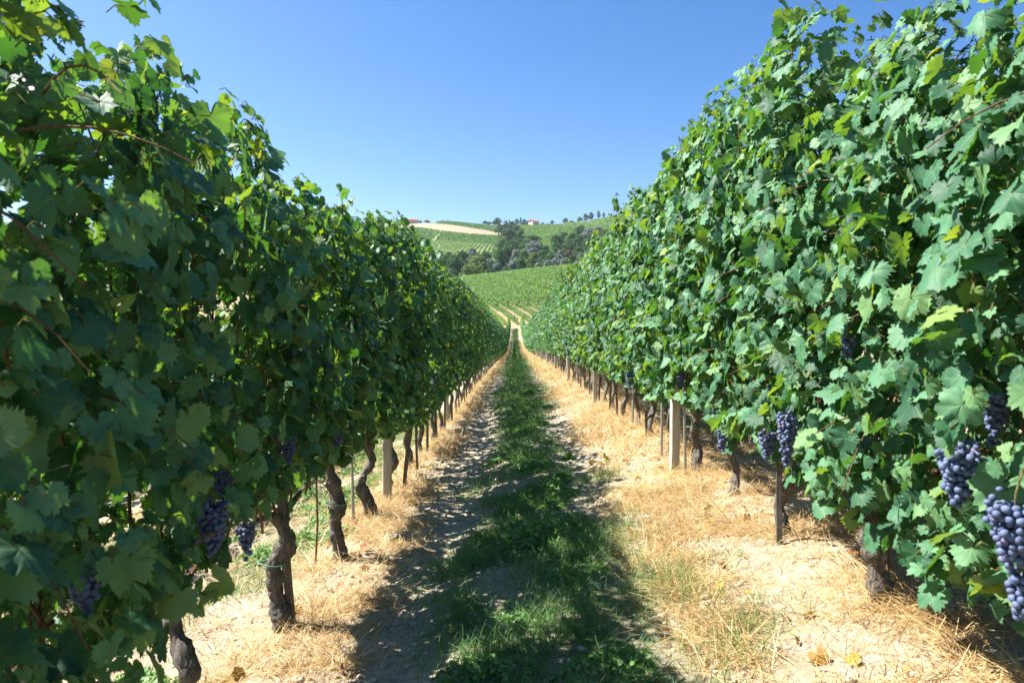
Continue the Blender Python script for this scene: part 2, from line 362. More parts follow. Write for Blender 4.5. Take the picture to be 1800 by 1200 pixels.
# ------------------------------------------------------------------ grape leaf shapes
rg = np.random.default_rng(7)
KA = np.array([0, 12, 22, 31, 41, 52, 64, 79, 92, 108, 128, 150, 168, 180]) / 180 * math.pi
KR = np.array([1.0, .90, .78, .68, .80, .90, .82, .69, .74, .77, .72, .62, .44, .08])
def leaf_tpl(lod, rng):
    if lod == 0: N = 48
    elif lod == 1: N = 20
    else: N = 6
    if lod == 2:
        a = np.array([0, .95, 2.0, 3.14, -2.0, -.95]); r = np.array([1, .88, .76, .20, .76, .88])
    elif lod == 1:
        h = np.array([0, 15, 31, 41, 52, 66, 79, 95, 112, 150, 178]) / 180 * math.pi
        a = np.concatenate([h, -h[1:][::-1]]); r = np.interp(np.abs(a), KA, KR) * (1 + .05 * rng.standard_normal(len(a)))
        N = len(a)
    else:
        a = np.linspace(-math.pi, math.pi, N, endpoint=False) + math.pi / N
        deep = rng.uniform(.75, 1.15)
        r = np.interp(np.abs(a), KA, KR); r = 1 - (1 - r) * deep; r = np.where(np.abs(a) > 3.0, .12, r)
        r = r * (1 + np.where(np.arange(N) % 2 == 0, .075, -.075)) * (1 + .05 * rng.standard_normal(N)); 
    x, y = np.sin(a) * r, -np.cos(a) * r          # tip towards -y
    vein_dirs = np.array([0, 52, -52, 108, -108]) / 180 * math.pi
    def relief(x, y):
        rr = np.hypot(x, y); an = np.arctan2(x, -y)
        dv = np.min(np.abs((an[:, None] - vein_dirs[None] + math.pi) % (2 * math.pi) - math.pi), 1)
        return fold * np.abs(x) - droop * rr ** 2 + cup * x * x + .10 * rr * np.minimum(dv, .45) + twist * x * y, 1 - dv / .45
    fold, droop, cup, twist = rng.uniform(-.2, .3), rng.uniform(-.1, .55), rng.uniform(-.8, .2), rng.uniform(-.45, .45)
    if lod == 0:
        xi, yi = x * .52, y * .52
        PX = np.concatenate([[0], xi[::2], x]); PY_ = np.concatenate([[0], yi[::2], y]); n2 = N // 2
        f = []
        for k in range(n2):
            k2 = (k + 1) % n2
            f.append((0, 1 + k, 1 + k2))
            o0, o1, o2 = 1 + n2 + 2 * k, 1 + n2 + 2 * k + 1, 1 + n2 + (2 * k + 2) % N
            f += [(1 + k, o0, o1), (1 + k, o1, 1 + k2), (1 + k2, o1, o2)]
        f = np.array(f)
    else:
        PX = np.concatenate([[0], x]); PY_ = np.concatenate([[0], y])
        f = np.array([(0, 1 + k, 1 + (k + 1) % N) for k in range(N)])
    pz, vein = relief(PX, PY_); vein[0] = 1
    V = np.stack([PX, PY_, pz + .03 * rng.standard_normal(len(PX)) * (lod < 2)], 1)
    a_, b_, c_ = V[f[:, 0]], V[f[:, 1]], V[f[:, 2]]
    if np.cross(b_ - a_, c_ - a_)[:, 2].mean() < 0: f = f[:, ::-1]
    return V, f, np.clip(vein, 0, 1)
TPL = {l: [leaf_tpl(l, rg) for _ in range(n)] for l, n in ((0, 12), (1, 8), (2, 5))}
def add_leaves(acc, pos, nrm, tip, size, rnd, lod, rng):
    nrm = norm(nrm); tip = norm(tip - (tip * nrm).sum(-1, keepdims=True) * nrm); side = np.cross(-tip, nrm)
    side = norm(side); ids = rng.integers(0, len(TPL[lod]), len(pos))
    for k, (V, f, ve) in enumerate(TPL[lod]):
        s = ids == k; n = s.sum()
        if not n: continue
        W = pos[s][:, None] + size[s][:, None, None] * (V[None, :, :1] * side[s][:, None] - V[None, :, 1:2] * tip[s][:, None] + V[None, :, 2:] * nrm[s][:, None])
        Fa = (f[None] + (np.arange(n) * len(V))[:, None, None]).reshape(-1, 3)
        acc.add(W.reshape(-1, 3), Fa, rnd=np.repeat(rnd[s], len(V)), vein=np.tile(ve, n))

# ------------------------------------------------------------------ one vine
import bmesh
bm = bmesh.new(); bmesh.ops.create_icosphere(bm, subdivisions=2, radius=1); ICO = np.array([v.co[:] for v in bm.verts]); ICOF = np.array([[v.index for v in f.verts] for f in bm.faces]); bm.free()
def bunch_mesh(rng, length, width, berry=.0085):
    acc = Acc(); pts = []
    length *= .88; n = int(length * width * 13000)
    for k in range(4000):
        if len(pts) >= n: break
        h = rng.random() ** .8; rad = width * .5 * (1 - .72 * h ** 1.3) * math.sqrt(rng.uniform(.25, 1)); an = rng.uniform(0, 6.283)
        q = np.array([rad * math.cos(an), rad * math.sin(an) * .9, -h * length + .012 * rng.standard_normal()])
        if all(np.linalg.norm(q - o) > berry * 1.42 for o in pts): pts.append(q)
    for q in pts:
        acc.add(q + ICO * berry * rng.uniform(.78, 1.12) * (1 + .08 * rng.standard_normal(3)), ICOF, rnd=rng.random())
    return acc.mesh('grape_bunch', M['grape'], True)
def trunk_mesh(rng, head, rad, bend, sides=10, k=16, detail=True):
    zz = np.linspace(-.12, head, k); tt = np.clip(zz / head, 0, 1)
    ph = rng.uniform(0, 6.28, 4)
    px_ = np.interp(tt, [b[0] for b in bend], [b[1] for b in bend]); py_ = np.interp(tt, [b[0] for b in bend], [b[2] for b in bend])
    if detail:
        ker = np.array([.25, .5, .25]); px_[1:-1] = np.convolve(px_, ker, 'same')[1:-1]; py_[1:-1] = np.convolve(py_, ker, 'same')[1:-1]
    r = rad * (1.15 - .42 * tt + .20 * np.sin(tt * 9 + ph[0]) + .13 * np.sin(tt * 23 + ph[1]) + .06 * np.sin(tt * 47 + ph[2])); r[0] *= 1.25; r[-2:] *= 1.15
    V, Fs = tubes(np.stack([px_, py_, zz], 1), r, sides, (.24 if k > 20 else .16) if detail else .05, rng)
    acc = Acc(); acc.add(V, Fs)
    # knots and the two short arms of the head
    if detail:
        for j in range(3):
            h = rng.uniform(.3, 1) * head; q = np.array([np.interp(h, zz, px_), np.interp(h, zz, py_), h]); d = rng.standard_normal(3); d[2] *= .3
            acc.add(q + norm(d) * rad * .55 + ICO * rad * rng.uniform(.45, .8) * np.array([1, 1, 1.4]), ICOF)
    for s in (-1, 1):
        p0 = np.array([px_[-1], py_[-1], head - .03]); p1 = p0 + np.array([rng.uniform(-.03, .03), s * rng.uniform(.07, .13), .07]); p2 = p1 + np.array([0, s * .12, .02])
        V, Fs = tubes(np.stack([p0, (p0 + p1) / 2 + (0, 0, .02), p1, p2]), [rad * .7, rad * .6, rad * .42, rad * .22], 7, .1, rng); acc.add(V, Fs)
    return acc.mesh('trunk', M['bark'], True)
def halfthick(tz):            # half thickness of the leaf wall over its relative height
    return np.interp(tz, [0, .12, .35, .65, .85, 1, 1.2], [.15, .25, .31, .29, .22, .13, .05])
def vine_parts(seed, H, L, head, lod, n_leaf, off=0., bottom=None, clear=(), base=(0, 0, 0), sizek=1.0):
    """returns (canes mesh, foliage mesh) for a vine of height H and row length L"""
    rng = np.random.default_rng(seed); B = (head - .06) if bottom is None else bottom
    canes = Acc(); fo = Acc()
    nc = [8, 6, 4, 0][lod] if lod < 3 else 0
    tops = None
    if nc:
        y0 = rng.uniform(-L * .5, L * .5, nc); top = H + rng.uniform(-.45, .03, nc); k = 9
        s = np.linspace(0, 1, k)[None]
        lean = rng.normal(0, .17, nc)[:, None]; ly = rng.normal(0, .26, nc)[:, None]; ph = rng.uniform(0, 6.28, nc)[:, None]
        P = np.stack([lean * s + .06 * np.sin(s * 6 + ph) * s, y0[:, None] + ly * s + .08 * np.sin(s * 5 + ph * 2) + .02 * np.sin(s * 13 + ph), head + (top[:, None] - head) * s], -1)
        V, Fs = tubes(P, .0058 - .0035 * np.repeat(s, nc, 0), 5 if lod == 0 else 3, cap=False); canes.add(V, Fs)
        # the arched fruiting cane tied along the wire
        for sg in (-1, 1):
            q = np.stack([np.zeros(8) + .02 * rng.standard_normal(8), sg * np.linspace(.05, L * .55, 8), head + .05 + .09 * np.sin(np.linspace(0, 2.2, 8))], 1)
            V, Fs = tubes(q, np.linspace(.009, .005, 8), 5, cap=False); canes.add(V, Fs)
        tops = P[:, -1]
        # hanging side shoots
        m_ = [14, 8, 0][lod]
        if m_:
            y1 = rng.uniform(-L / 2, L / 2, m_); sd = rng.choice([-1, 1], m_); z1 = rng.uniform(.1, .78, m_) * (H - head) + head; ln = rng.uniform(.15, .4, m_)
            s6 = np.linspace(0, 1, 6)[None]
            Q = np.stack([sd[:, None] * (.08 + s6 * rng.uniform(.12, .34, m_)[:, None]), y1[:, None] + s6 * rng.normal(0, .2, m_)[:, None], z1[:, None] + ln[:, None] * (.5 * s6 - .9 * s6 ** 2)], -1)
            V, Fs = tubes(Q, .0035 - .002 * np.repeat(s6, m_, 0), 4, cap=False); canes.add(V, Fs)
    # leaves in the two faces of the wall and a few between them
    n = int(n_leaf * 1.9); tz = rng.random(n) ** .95; y = rng.uniform(-L / 2 - .09, L / 2 + .09, n)
    sd = rng.choice([-1, 1], n); z = B + tz * (H - B)
    keep = fbm(y * 4 + seed * 3.1, z * 4 + sd * 50, 3 + seed) > (.44 if seed < 200 or 300 <= seed < 320 else .32)
    if bottom is None or True:
        keep &= z > B + .16 * (vn(y * 5, sd * 9 + seed, 77) - .4) * 1.6
    keep &= z < H - .28 * (vn(y * 4.5, sd * 7 + seed * 2, 78) - .25)
    idx = np.where(keep)[0][:n_leaf]; y, sd, z, tz = y[idx], sd[idx], z[idx], tz[idx]; n = len(y)
    inner = rng.random(n) < .30
    ht = halfthick(tz) * (.86 + .35 * (fbm(y * 3 + seed, z * 3 + sd * 20, 91 + seed) - .5) * 2)
    x = sd * ht * np.where(inner, rng.random(n) * .7, rng.uniform(.66, 1.25, n))
    size = (.026 + .056 * rng.beta(1.4, 2.6, n)) * np.where(tz > .88, .72, 1) * np.where(rng.random(n) < .15, .6, 1) * sizek
    pos = np.stack([x, y, z], 1)
    J = rng.standard_normal((n, 3)); nr = np.stack([sd * 1.0, np.zeros(n), np.full(n, .42) + .5 * (tz > .9)], 1) + J * np.where(inner, .9, .58)[:, None]
    J = rng.standard_normal((n, 3)); tp = np.stack([sd * .25, np.zeros(n), -np.ones(n)], 1) + J * .38
    rnd = np.clip(rng.random(n) ** 1.1 * .93 + .05 * (z - B) / (H - B), 0, 1); rnd = np.where((rnd > .9) & (rng.random(n) < .4), rnd * .7, rnd)
    # small leaves on the shoot tips above the wall
    if tops is not None:
        ee = []; 
        for q in tops:
            for j in range([9, 7, 4][lod]):
                ee.append(q - np.array([0, 0, .035 * j]) + np.array([rng.normal(0, .035), rng.normal(0, .035), 0]))
        ee = np.array(ee); m_ = len(ee); hv = rng.uniform(0, 6.28, m_)
        pos = np.concatenate([pos, ee]); nr = np.concatenate([nr, np.stack([np.cos(hv), np.sin(hv), np.full(m_, .6)], 1)])
        tp = np.concatenate([tp, np.stack([np.cos(hv), np.sin(hv), -rng.uniform(-.3, 1, m_)], 1)]); size = np.concatenate([size, rng.uniform(.022, .055, m_)])
        rnd = np.concatenate([rnd, rng.uniform(.4, .95, m_)])
    if len(clear):            # leaves picked away in front of the fruit
        ok = np.ones(len(pos), bool); cw = np.array([0, 0, CAMZ]); Pw = pos + np.array(base)
        for c, rad in clear:
            d = norm(cw - c); r = Pw - c; tt_ = r @ d; off_ = np.linalg.norm(r - tt_[:, None] * d, axis=1)
            ok &= ~((tt_ > -.06) & (tt_ < 1.3) & (off_ < rad))
        pos, nr, tp, size, rnd = pos[ok], nr[ok], tp[ok], size[ok], rnd[ok]
    add_leaves(fo, pos, nr, tp, size, rnd, min(lod, 2), rng)
    pet = None
    if lod <= 1:              # leaf stalks back to the canes
        q0 = pos; inw = np.stack([-np.sign(pos[:, 0]) * rng.uniform(.03, .09, len(pos)), rng.normal(0, .03, len(pos)), rng.uniform(-.05, .04, len(pos))], 1) * (size / .09)[:, None]
        q1 = q0 + inw * .5 + np.array([0, 0, .012]); q2 = q0 + inw
        V, Fs = tubes(np.stack([q0, q1, q2], 1), .0018, 3, cap=False); fo.add(V, Fs, rnd=.5, vein=0)
    cm = canes.mesh('canes', M['cane'], True) if canes.n else None
    by = {}
    for f_ in fo.F: by.setdefault(f_.shape[1], []).append(f_)
    fl = [np.concatenate(v) for v in by.values()]
    mi = np.concatenate([np.full(len(f_), 1 if f_.shape[1] == 4 else 0) for f_ in fl])
    return cm, mesh('foliage', np.concatenate(fo.V), fl, [M['leaf'] if lod < 2 else M['leaf_far'], M['petiole']], {k_: np.concatenate(v) for k_, v in fo.A.items()}, lod == 0, mi), None

ORD = ['', 'first', 'second', 'third', 'fourth', 'fifth', 'sixth', 'seventh']
HL, HR = 2.33, 2.40
BK = {('L', 2): .70, ('L', 3): .68, ('L', 4): .64, ('L', 5): .58, ('L', 0): .46, ('L', 1): .64, ('R', 0): .18, ('R', 1): .22, ('R', 2): .33, ('R', 3): .38}
HK = {('R', 0): 1.90, ('R', 1): 1.92, ('R', 2): 2.0, ('R', 3): 2.32, ('L', 0): 2.16, ('L', 1): 2.14, ('L', 2): 2.04, ('L', 3): 2.04, ('L', 4): 2.18, ('L', 5): 2.28}
ZL0, DL, ZR0, DR = 1.16, .92, .80, .80
POSTL = [5.38 + 4.9 * k for k in range(0, 8)]; POSTR = [4.92 + 4.9 * k for k in range(0, 8)]
def bends(rng, a=.06):
    s = rng.choice([-1, 1])
    return [(0, 0, 0), (.3, s * rng.uniform(.2, 1) * a, rng.normal(0, a * .6)), (.55, -s * rng.uniform(.2, 1) * a, rng.normal(0, a * .7)), (.8, s * rng.uniform(0, .8) * a, rng.normal(0, a * .5)), (1, 0, 0)]
CUSTOM_TRUNK = {('L', 2): (.53, .038, [(0, .02, 0), (.3, -.02, 0), (.6, -.035, 0), (.68, .0, .02), (.8, .035, 0), (1, .0, 0)]),
                ('L', 3): (.60, .040, [(0, .04, 0), (.4, .0, 0), (.6, .02, 0), (1, -.03, 0)]),
                ('L', 4): (.58, .036, [(0, .03, 0), (.25, .0, 0), (.45, -.06, 0), (.6, -.03, 0), (.75, .03, 0), (1, .0, 0)]),
                ('L', 6): (.55, .034, [(0, .0, 0), (.25, -.03, 0), (.5, -.02, 0), (.7, .05, 0), (1, .02, 0)]),
                ('R', 2): (.44, .039, [(0, .03, 0), (.4, .0, 0), (.75, -.03, 0), (1, -.02, 0)])}
# fruit seen in the photograph: side, u, v, upright plane x, length, width
FRUIT = [('R', 1683, 792, 1.00, .115, .085), ('R', 1782, 893, .99, .105, .10), ('R', 1796, 1015, 1.02, .07, .055), ('R', 1748, 700, 1.12, .09, .06),
         ('R', 1384, 735, 1.04, .175, .075), ('R', 1348, 765, 1.08, .09, .07), ('R', 1270, 762, 1.08, .08, .06), ('R', 1195, 658, 1.08, .10, .06), ('R', 1490, 600, 1.10, .045, .04),
         ('L', 372, 892, -.84, .115, .085), ('L', 390, 838, -.92, .07, .055), ('L', 505, 770, -.86, .085, .065), ('L', 592, 752, -.86, .09, .06), ('L', 150, 1010, -.86, .07, .06), ('L', 432, 930, -.95, .08, .06), ('L', 345,1000,-.9,.05,.05)]
FRUIT = FRUIT[:-1]
fr_by = {}
for i, (s, u, v, xp, ln, wd) in enumerate(FRUIT):
    q = on_plane(u, v, xp); z0, dd = (ZL0, DL) if s == 'L' else (ZR0, DR)
    k = max(0, int(round((q[1] - z0) / dd))); fr_by.setdefault((s, k), []).append((q, ln, wd))
def vine_label(side, k, y):
    nm = {'L': 'shaded left row', 'R': 'sunlit right row'}[side]; posts = POSTL if side == 'L' else POSTR
    special = {('L', 0): 'grape vine with large blurred dark leaves filling the lower left corner', ('L', 1): 'vine with big dark drooping leaves, its trunk cut by the bottom edge at left',
        ('L', 2): 'vine with thick gnarled trunk and bulging head beside a leaning wooden stake', ('L', 3): 'vine with twisted brown trunk beside a thin rusty rod, left row',
        ('L', 4): 'vine with S-shaped trunk just in front of the nearest left concrete post',
        ('R', 0): 'grape vine with big pale leaves filling the right edge of the photo', ('R', 1): 'vine carrying the large blue grape bunches at lower right',
        ('R', 2): 'vine with thick flaky grey trunk in dry grass at lower right', ('R', 3): 'vine with long grape bunch above a split wooden stake, right row',
        ('R', 4): 'vine with short brown trunk stub left of the split wooden stake, right row', ('R', 5): 'sunlit vine with dark trunk directly right of nearest white concrete post'}
    if (side, k) in special: return special[(side, k)], 'vines of the ' + nm
    j = sum(1 for p in posts if p < y)
    if y < 20.5 and j >= 1:
        n = int((y - posts[j - 1]) / (DL if side == 'L' else DR)) + 1
        return 'vine of the %s, %s beyond its %s concrete post from the camera' % (nm, ORD[n], ORD[j]), 'vines of the ' + nm
    return 'small far vine in the receding stretch of the %s' % nm, 'far vines of the ' + nm
def vine(side, x, y, parts, label, group, custom=None):
    z = float(terrain(x, y)) + .01
    root = bpy.data.objects.new('grape_vine', None); C.objects.link(root); root.location = (x, y, z); root.empty_display_size = .2
    tag(root, label, 'grape vine', group)
    for nm, me_ in parts:
        if me_ is not None: obj(nm, me_, root)
    return root
cache = {}
def variants(key, n, fn):
    if key not in cache: cache[key] = [fn(i) for i in range(n)]
    return cache[key]
def tr(seed, head, rad, detail=True):
    rng = np.random.default_rng(seed); return trunk_mesh(rng, head, rad, bends(rng), 9 if detail else 5, 14 if detail else 6, detail)
vr = random.Random(11)
def build_row(side, X0, z0, dd, H, ymax, hero):
    k = 0; y = z0; L = dd
    while y < ymax:
        base = np.array([X0, y, float(terrain(X0, y)) + .01])
        sd = {'L': 100, 'R': 200, 'LL': 300, 'RR': 400}[side]
        if side in 'LR': lab, grp = vine_label(side, k, y)
        else:
            lab = {'LL': 'vine of the next row beyond the shaded left row, seen under its leaves', 'RR': 'vine of the next row behind the sunlit right row, glimpsed through gaps'}[side]
            grp = {'LL': 'vines of the row beyond the left one', 'RR': 'vines of the row behind the right one'}[side]
        if hero and y < 6.4:
            head, rad, bd = CUSTOM_TRUNK.get((side, k), (vr.uniform(.48, .58), vr.uniform(.024, .031), None))
            rng = np.random.default_rng(sd + k); bd = bd or bends(rng)
            clear = [(q - np.array([0, 0, ln * .5]), (max(.06, wd * .8) if side == 'R' else .05)) for q, ln, wd in fr_by.get((side, k), [])]
            clear += [c for kk in (k - 1, k + 1) for c in [(q - np.array([0, 0, ln * .5]), (max(.06, wd * .8) if side == 'R' else .05)) for q, ln, wd in fr_by.get((side, kk), [])]]
            c, f, pt = vine_parts(sd + k, HK.get((side, k), H) + vr.uniform(-.05, .05), L, head, 0, 1750 if side == 'L' else 1900, clear=clear, base=base, sizek=1.0, bottom=BK.get((side, k)))
            root = vine(side, X0, y, [('trunk', trunk_mesh(rng, head, rad, bd, 18, 40)), ('canes', c), ('foliage', f)], lab, grp)
            for q, ln, wd in fr_by.get((side, k), []):
                b = obj('grape_bunch', bunch_mesh(rng, ln, wd), root, (q - base))
                st = tubes(np.stack([(0, 0, -.02), (0, 0, .03), (.02 * np.sign(-q[0]) * -1, .01, .08)]), .0025, 5)
                obj('stem', mesh('bunch_stem', st[0], st[1], M['petiole'], smooth=True), b)
            if side == 'L' and k in (2, 3, 4) or side == 'R' and k in (5,):
                th = np.linspace(0, 6.283, 13); hz = head * .62; xo = np.interp(.62, [b[0] for b in bd], [b[1] for b in bd])
                q = np.stack([xo - .01 + np.cos(th) * (rad + .028), np.sin(th) * (rad + .012), hz + .006 * np.sin(th * 2)], 1)
                V, Fs = tubes(q, .0028, 5); obj('twine_tie', mesh('twine_tie', V, Fs, M['tie'], smooth=True), root)
            if side == 'L' and k == 1:
                a_ = on_plane(343, 953, -.80) - base; b_ = on_plane(398, 924, -.86) - base
                V, Fs = tubes(np.linspace(a_, b_, 4), .0085, 8, .05, rng); obj('cut_cane', mesh('cut_cane', V, Fs, M['wood'], smooth=True), root)
        elif y < 17 if hero else y < 12:
            vs = variants(('mid', side), 5 if hero else 3, lambda i: (tr(sd + i, .54, .026), vine_parts(sd * 3 + i, H, L, .54, 1, (1250 if side == 'L' else 1500) if hero else 600), [bunch_mesh(np.random.default_rng(sd + i * 2 + j), .11, .065, .01) for j in (0, 1)]))
            tm, (c, f, pt), bs = vs[vr.randrange(len(vs)) if k % 2 else k // 2 % len(vs)]
            root = vine(side, X0, y, [('trunk', tm), ('canes', c), ('foliage', f)], lab, grp)
            if hero:
                for bb in bs[:vr.choice([0, 0, 1, 1, 2])]:
                    b = obj('grape_bunch', bb, root, (-np.sign(X0) * vr.uniform(.2, .27), vr.uniform(-.4, .4), vr.uniform(.62, .95))); b.scale = (vr.uniform(.75, 1),) * 3
        elif y < 42:
            vs = variants(('low', side), 4, lambda i: (tr(sd + 20 + i, .54, .036, False), vine_parts(sd * 5 + i, H, L, .54, 2, 1150)))
            tm, (c, f, pt) = vs[vr.randrange(4)]; rt_ = vine(side, X0, y, [('trunk', tm), ('foliage', f)], lab, grp); rt_.rotation_euler = (0, 0, vr.choice([0, math.pi])); rt_.scale = (vr.uniform(.88, 1.12), 1, vr.uniform(.95, 1.05))
        else:
            def one(i):
                rng = np.random.default_rng(sd * 7 + i); a_ = Acc(); V, Fs = tubes(np.array([(0, 0, -.1), (.03, 0, .3), (0, 0, .6)]), .035, 4); a_.add(V, Fs, rnd=0, vein=0)
                nb = sum(len(f_) for f_ in a_.F)
                n = 190; z = rng.uniform(.42, H, n); s_ = rng.choice([-1, 1], n)
                pos = np.stack([s_ * halfthick((z - .42) / (H - .42)) * rng.uniform(.6, 1.1, n), rng.uniform(-L / 2 - .05, L / 2 + .05, n), z + .12 * np.sin(z * 9)], 1)
                J = rng.standard_normal((n, 3)); nr = np.stack([s_, 0 * z, 0 * z + .45], 1) + .45 * J
                add_leaves(a_, pos, nr, np.tile([0, 0, -1.], (n, 1)) + rng.standard_normal((n, 3)) * .3, rng.uniform(.10, .15, n), rng.random(n) * .95, 2, rng)
                by = {}
                for f_ in a_.F: by.setdefault(f_.shape[1], []).append(f_)
                fl = [np.concatenate(v) for v in by.values()]
                mi = np.concatenate([np.where(f_.max(1) < 12, 1, 0) for f_ in fl])
                return mesh('grape_vine', np.concatenate(a_.V), fl, [M['leaf_far'], M['bark']], {k_: np.concatenate(v) for k_, v in a_.A.items()}, False, mi)
            vs = variants(('far', side), 4, one)
            o = obj('grape_vine', vs[vr.randrange(4)], None, (X0, y, float(terrain(X0, y)) + .02)); o.rotation_euler = (0, 0, vr.choice([0, math.pi])); o.scale = (vr.uniform(.85, 1.1), 1, vr.uniform(.95, 1.06)); tag(o, lab, 'grape vine', grp)
        k += 1; y = z0 + dd * k
build_row('L', XL, ZL0, DL, HL, 100, True)
build_row('R', XR, ZR0, DR, HR, 100, True)
build_row('LL', XLL, 1.5, .95, 2.1, 31, False)
build_row('RR', XRR, 1.3, .95, 2.2, 31, False)

# ------------------------------------------------------------------ posts, stakes, wires
def post_mesh(rng, H, wd=.064):
    z = np.linspace(-.3, H, 12); a = Acc(); c = wd / 2; b = .007
    sec = np.array([(c - b, -c), (c, -c + b), (c, c - b), (c - b, c), (-c + b, c), (-c, c - b), (-c, -c + b), (-c + b, -c)])
    V = np.array([[x, y, h] for h in z for x, y in sec * 1.0]); V[:, :2] += rng.normal(0, .0008, (len(V), 2)); n = 8
    F = [[i * n + j, i * n + (j + 1) % n, (i + 1) * n + (j + 1) % n, (i + 1) * n + j] for i in range(11) for j in range(n)]
    a.add(V, [np.array(F), np.array([[11 * n + j for j in range(n)]]), np.array([[j for j in range(n)][::-1]])]); return a.mesh('concrete_post', M['concrete'])
pr = np.random.default_rng(5)
PN = ['nearest', 'second', 'third', 'fourth', 'fifth', 'sixth', 'seventh', 'eighth']
for side, Xp, ps, H in (('L', XL + .03, POSTL, 1.95), ('R', XR - .13, POSTR, 2.2)):
    pm = [post_mesh(pr, H) for _ in range(3)]
    for i, y in enumerate(ps[:6]):
        o = obj('concrete_post', pm[i % 3], None, (Xp, y, float(ground(Xp, y)))); o.rotation_euler = (R(pr.normal(0, .8)), R(pr.normal(0, 1.2)), R(pr.normal(0, 4)))
        tag(o, '%s square concrete trellis post of the %s, counted from the camera' % (PN[i], {'L': 'shaded left row', 'R': 'sunlit right row'}[side]), 'post', 'concrete posts of the rows')
def stake_mesh(rng, H, r, m_, square=False):
    V, Fs = tubes(np.array([(rng.normal(0, .004), rng.normal(0, .004), z) for z in np.linspace(-.2, H, 7)]), np.full(7, r) * rng.uniform(.85, 1.1, 7), 4 if square else 7)
    return mesh('vine_stake', V, Fs, M[m_], smooth=not square)
ST = {'wood': [stake_mesh(pr, 1.15, .019, 'wood', True) for _ in range(3)], 'metal': [stake_mesh(pr, 1.2, .011, 'metal') for _ in range(2)], 'rust': [stake_mesh(pr, 1.1, .006, 'rust')]}
SPEC = {('L', 2): ('wood', .035, .03, 4, 'grey wooden stake leaning on the thick gnarled trunk, left row'), ('L', 3): ('rust', -.10, -.05, -4, 'thin rusty iron rod standing left of the twisted brown trunk'),
        ('L', 4): ('metal', -.11, -.02, 0, 'pale metal tube stake left of the S-shaped trunk, left row'), ('L', 5): ('wood', .10, .0, -7, 'dark wooden stake leaning just right of the nearest left concrete post'),
        ('L', 6): ('wood', .10, -.1, 0, 'wooden stake standing alone right of a hooked trunk, left row'), ('L', 1): ('wood', .05, .1, 3, 'wooden stake at the trunk cut by the bottom edge, hidden in leaves'),
        ('R', 3): ('wood', -.06, -.08, 1, 'split grey wooden stake under the long grape bunch, right row'), ('R', 5): ('metal', -.09, -.03, 2, 'thin pale metal stake between nearest right concrete post and dark trunk'),
        ('R', 2): ('rust', .07, .05, -3, 'thin rusty rod behind the thick flaky grey trunk, right row'), ('R', 6): ('metal', -.10, -.1, 0, 'pale metal stake just beyond the nearest right concrete post')}
for side, X0, z0, dd in (('L', XL, ZL0, DL), ('R', XR, ZR0, DR)):
    for k in range(2, 30):
        y = z0 + dd * k
        if (side, k) == ('R', 4): continue
        if (side, k) in SPEC: kind, dx, dy, tilt, lab = SPEC[(side, k)]; grp = 'stakes beside the vine trunks'
        else:
            if y > 24: break
            kind = vr.choice(['wood', 'wood', 'metal']); dx, dy, tilt = -np.sign(X0) * vr.uniform(.04, .09), vr.uniform(-.12, .1), vr.uniform(-3, 3)
            nm = {'L': 'shaded left row', 'R': 'sunlit right row'}[side]; ps = POSTL if side == 'L' else POSTR
            j = sum(1 for p in ps if p < y); n = int((y - ps[j - 1]) / dd) + 1 if j else 0
            if y < 13 and j: lab = '%s stake in %s, at %s trunk beyond %s concrete post' % ({'wood': 'grey wooden', 'metal': 'pale metal'}[kind], nm, ORD[n], ORD[j]); grp = 'stakes beside the vine trunks'
            else: lab = 'small far stake among the distant trunks of the %s' % nm; grp = 'far stakes of the ' + nm
        o = obj('vine_stake', ST[kind][k % len(ST[kind])], None, (X0 + dx, y + dy, float(ground(X0 + dx, y + dy)))); o.rotation_euler = (R(vr.uniform(-2, 2)), R(-tilt), R(vr.uniform(0, 90) if kind != 'wood' else vr.uniform(20, 60)))
        tag(o, lab, 'stake', grp)
for nm, X0, hs in (('shaded left row', XL, (.66, 1.05, 1.45, 1.85)), ('sunlit right row', XR, (.66, 1.1, 1.55, 2.05))):
    yy = np.concatenate([np.arange(.2, 30, 1.2), np.arange(30, 118, 4)])
    for i, h in enumerate(hs):
        P = np.stack([np.full(len(yy), X0 + (.04 if i % 2 else -.04)), yy, terrain(X0, yy) + h + .012 * np.sin(yy * 1.28)], 1)
        V, Fs = tubes(P, .0018, 4); o = obj('trellis_wire', mesh('trellis_wire', V, Fs, M['wire']))
        tag(o, '%s steel trellis wire running along the %s' % (['lowest', 'second lowest', 'second highest', 'topmost'][i], nm), 'wire', 'trellis wires of the ' + nm)

